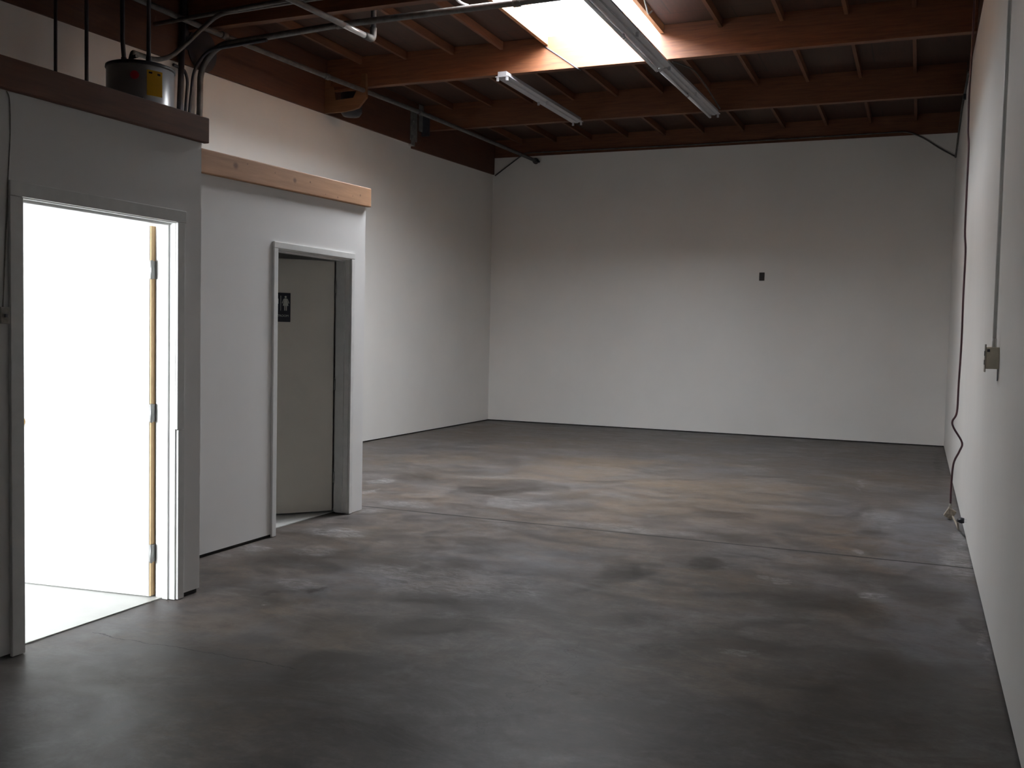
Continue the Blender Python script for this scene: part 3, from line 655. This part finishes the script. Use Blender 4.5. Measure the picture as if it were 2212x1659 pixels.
conduit('heater_pipe', [(hx+.10, hy-.02, 3.56), (hx+.10, hy-.02, ZD-.01)], .016, 'darkpipe', 'dark pipe rising from the right of the water heater top', 'pipe')

# ------------------------------------------------------------------ things on the walls
t = thing('light_switch', (X1, 3.025, 1.48), 'dark switch box on the wall left of the bright doorway', 'switch')
obj('switch_box', box(X1, X1+.028, 2.99, 3.036, 1.478, 1.55, .003), 'dirty', t)
obj('toggle', box(X1+.028, X1+.038, 3.006, 3.016, 1.505, 1.52, .001), 'black', t)
tag(obj('wire', tb(smooth_path([(X1+.004, 3.02, 1.55), (X1+.003, 3.035, 1.8), (X1+.003, 3.05, 2.10), (X1+.003, 3.062, 2.30), (X1+.003, 3.06, 2.44), (X1+.003, 3.045, 2.478)]), .0022, 6), 'dirty'),
    'thin wire running up the office wall from the switch box', 'wire')
t = thing('wall_outlet', (-2.245, YB, 2.378), 'small dark outlet box alone in the middle of the back wall', 'outlet')
obj('cover_plate', box(-2.285, -2.207, YB-.012, YB, 2.376, 2.50, .003), 'sill', t)
for z in (2.41, 2.455): obj('socket', box(-2.263, -2.229, YB-.017, YB-.012, z-.012, z+.014, .003), 'black', t)
# surface outlet on the right wall, with conduit
oy = 5.62
t = thing('surface_outlet', (XR, oy, 1.36), 'beige metal outlet box on the right wall below a vertical conduit', 'outlet')
obj('box_body', box(XR-.062, XR, oy-.035, oy+.035, 1.352, 1.465, .003), 'beige', t)
obj('cover_plate', box(XR-.066, XR-.062, oy-.042, oy+.042, 1.335, 1.480, .002), 'dirty', t)
for z in (1.385, 1.432): obj('socket', box(XR-.069, XR-.065, oy-.016, oy+.016, z-.013, z+.013, .003), 'black', t)
obj('knockout', box(XR-.058, XR-.044, oy-.037, oy-.034, 1.44, 1.455, .001), 'black', t)
obj('mounting_tab', box(XR-.006, XR, oy-.012, oy+.012, 1.29, 1.353, .002), 'enamel', t)
conduit('wall_conduit', [(XR-.024, oy, 1.465), (XR-.026, oy, 2.4), (XR-.026, oy, 4.27)], .0095, 'trimw', 'white painted vertical conduit above the beige outlet on the right wall', 'conduit',
        couplings=[((XR-.024, oy, 1.475), (0, 0, 1))])

# extension cord hanging by the right wall
cy = 8.9
cp = [(.300, 4.72), (.308, 4.295), (.306, 3.884), (.300, 3.548), (.304, 3.246), (.314, 3.094), (.314, 2.715), (.315, 2.41), (.326, 2.238), (.324, 1.875), (.326, 1.49),
      (.319, 1.142), (.315, .909), (.284, .829), (.298, .771), (.364, .655), (.347, .58), (.308, .479), (.298, .322), (.298, .125)]
t = thing('extension_cord', (.30, cy, .05), 'dark red extension cord hanging from the ceiling along the right wall', 'cord')
obj('cord', tb(smooth_path([(x, cy, z) for x, z in cp], 6), .0085, 10), 'orange', t)
bm = box(-.035, .035, -.03, .03, -.04, .04, .004); bmesh.ops.rotate(bm, verts=bm.verts, cent=(0, 0, 0), matrix=Matrix.Rotation(.5, 3, 'Y')); bmesh.ops.translate(bm, verts=bm.verts, vec=(.297, cy, .052))
obj('outlet_box', bm, 'oldbeige', t)
obj('cord_grip', tb([(.298, cy, .135), (.297, cy, .085)], .013, 10), 'dirty', t)
obj('tail', tb(smooth_path([(.315, cy, .035), (.335, 8.70, .012), (.345, 8.45, .014), (.338, 8.2, .05), (.322, 7.97, .145), (.328, 7.95, .156)]), .008, 10), 'oldbeige', t)
pp = Vector((.328, 7.95, .157))
plug = obj('plug', tb([pp-Vector((.012, 0, 0)), pp, pp+Vector((.018, 0, 0)), pp+Vector((.036, 0, 0))], [.009, .017, .023, .019], 14), 'black', t)
for dz in (-.009, .009): obj('prong', box(pp.x+.035, pp.x+.053, pp.y-.002, pp.y+.002, pp.z+dz-.003, pp.z+dz+.003), 'chrome', plug)

for o in bpy.data.objects:
    if '_w' in o: del o['_w']
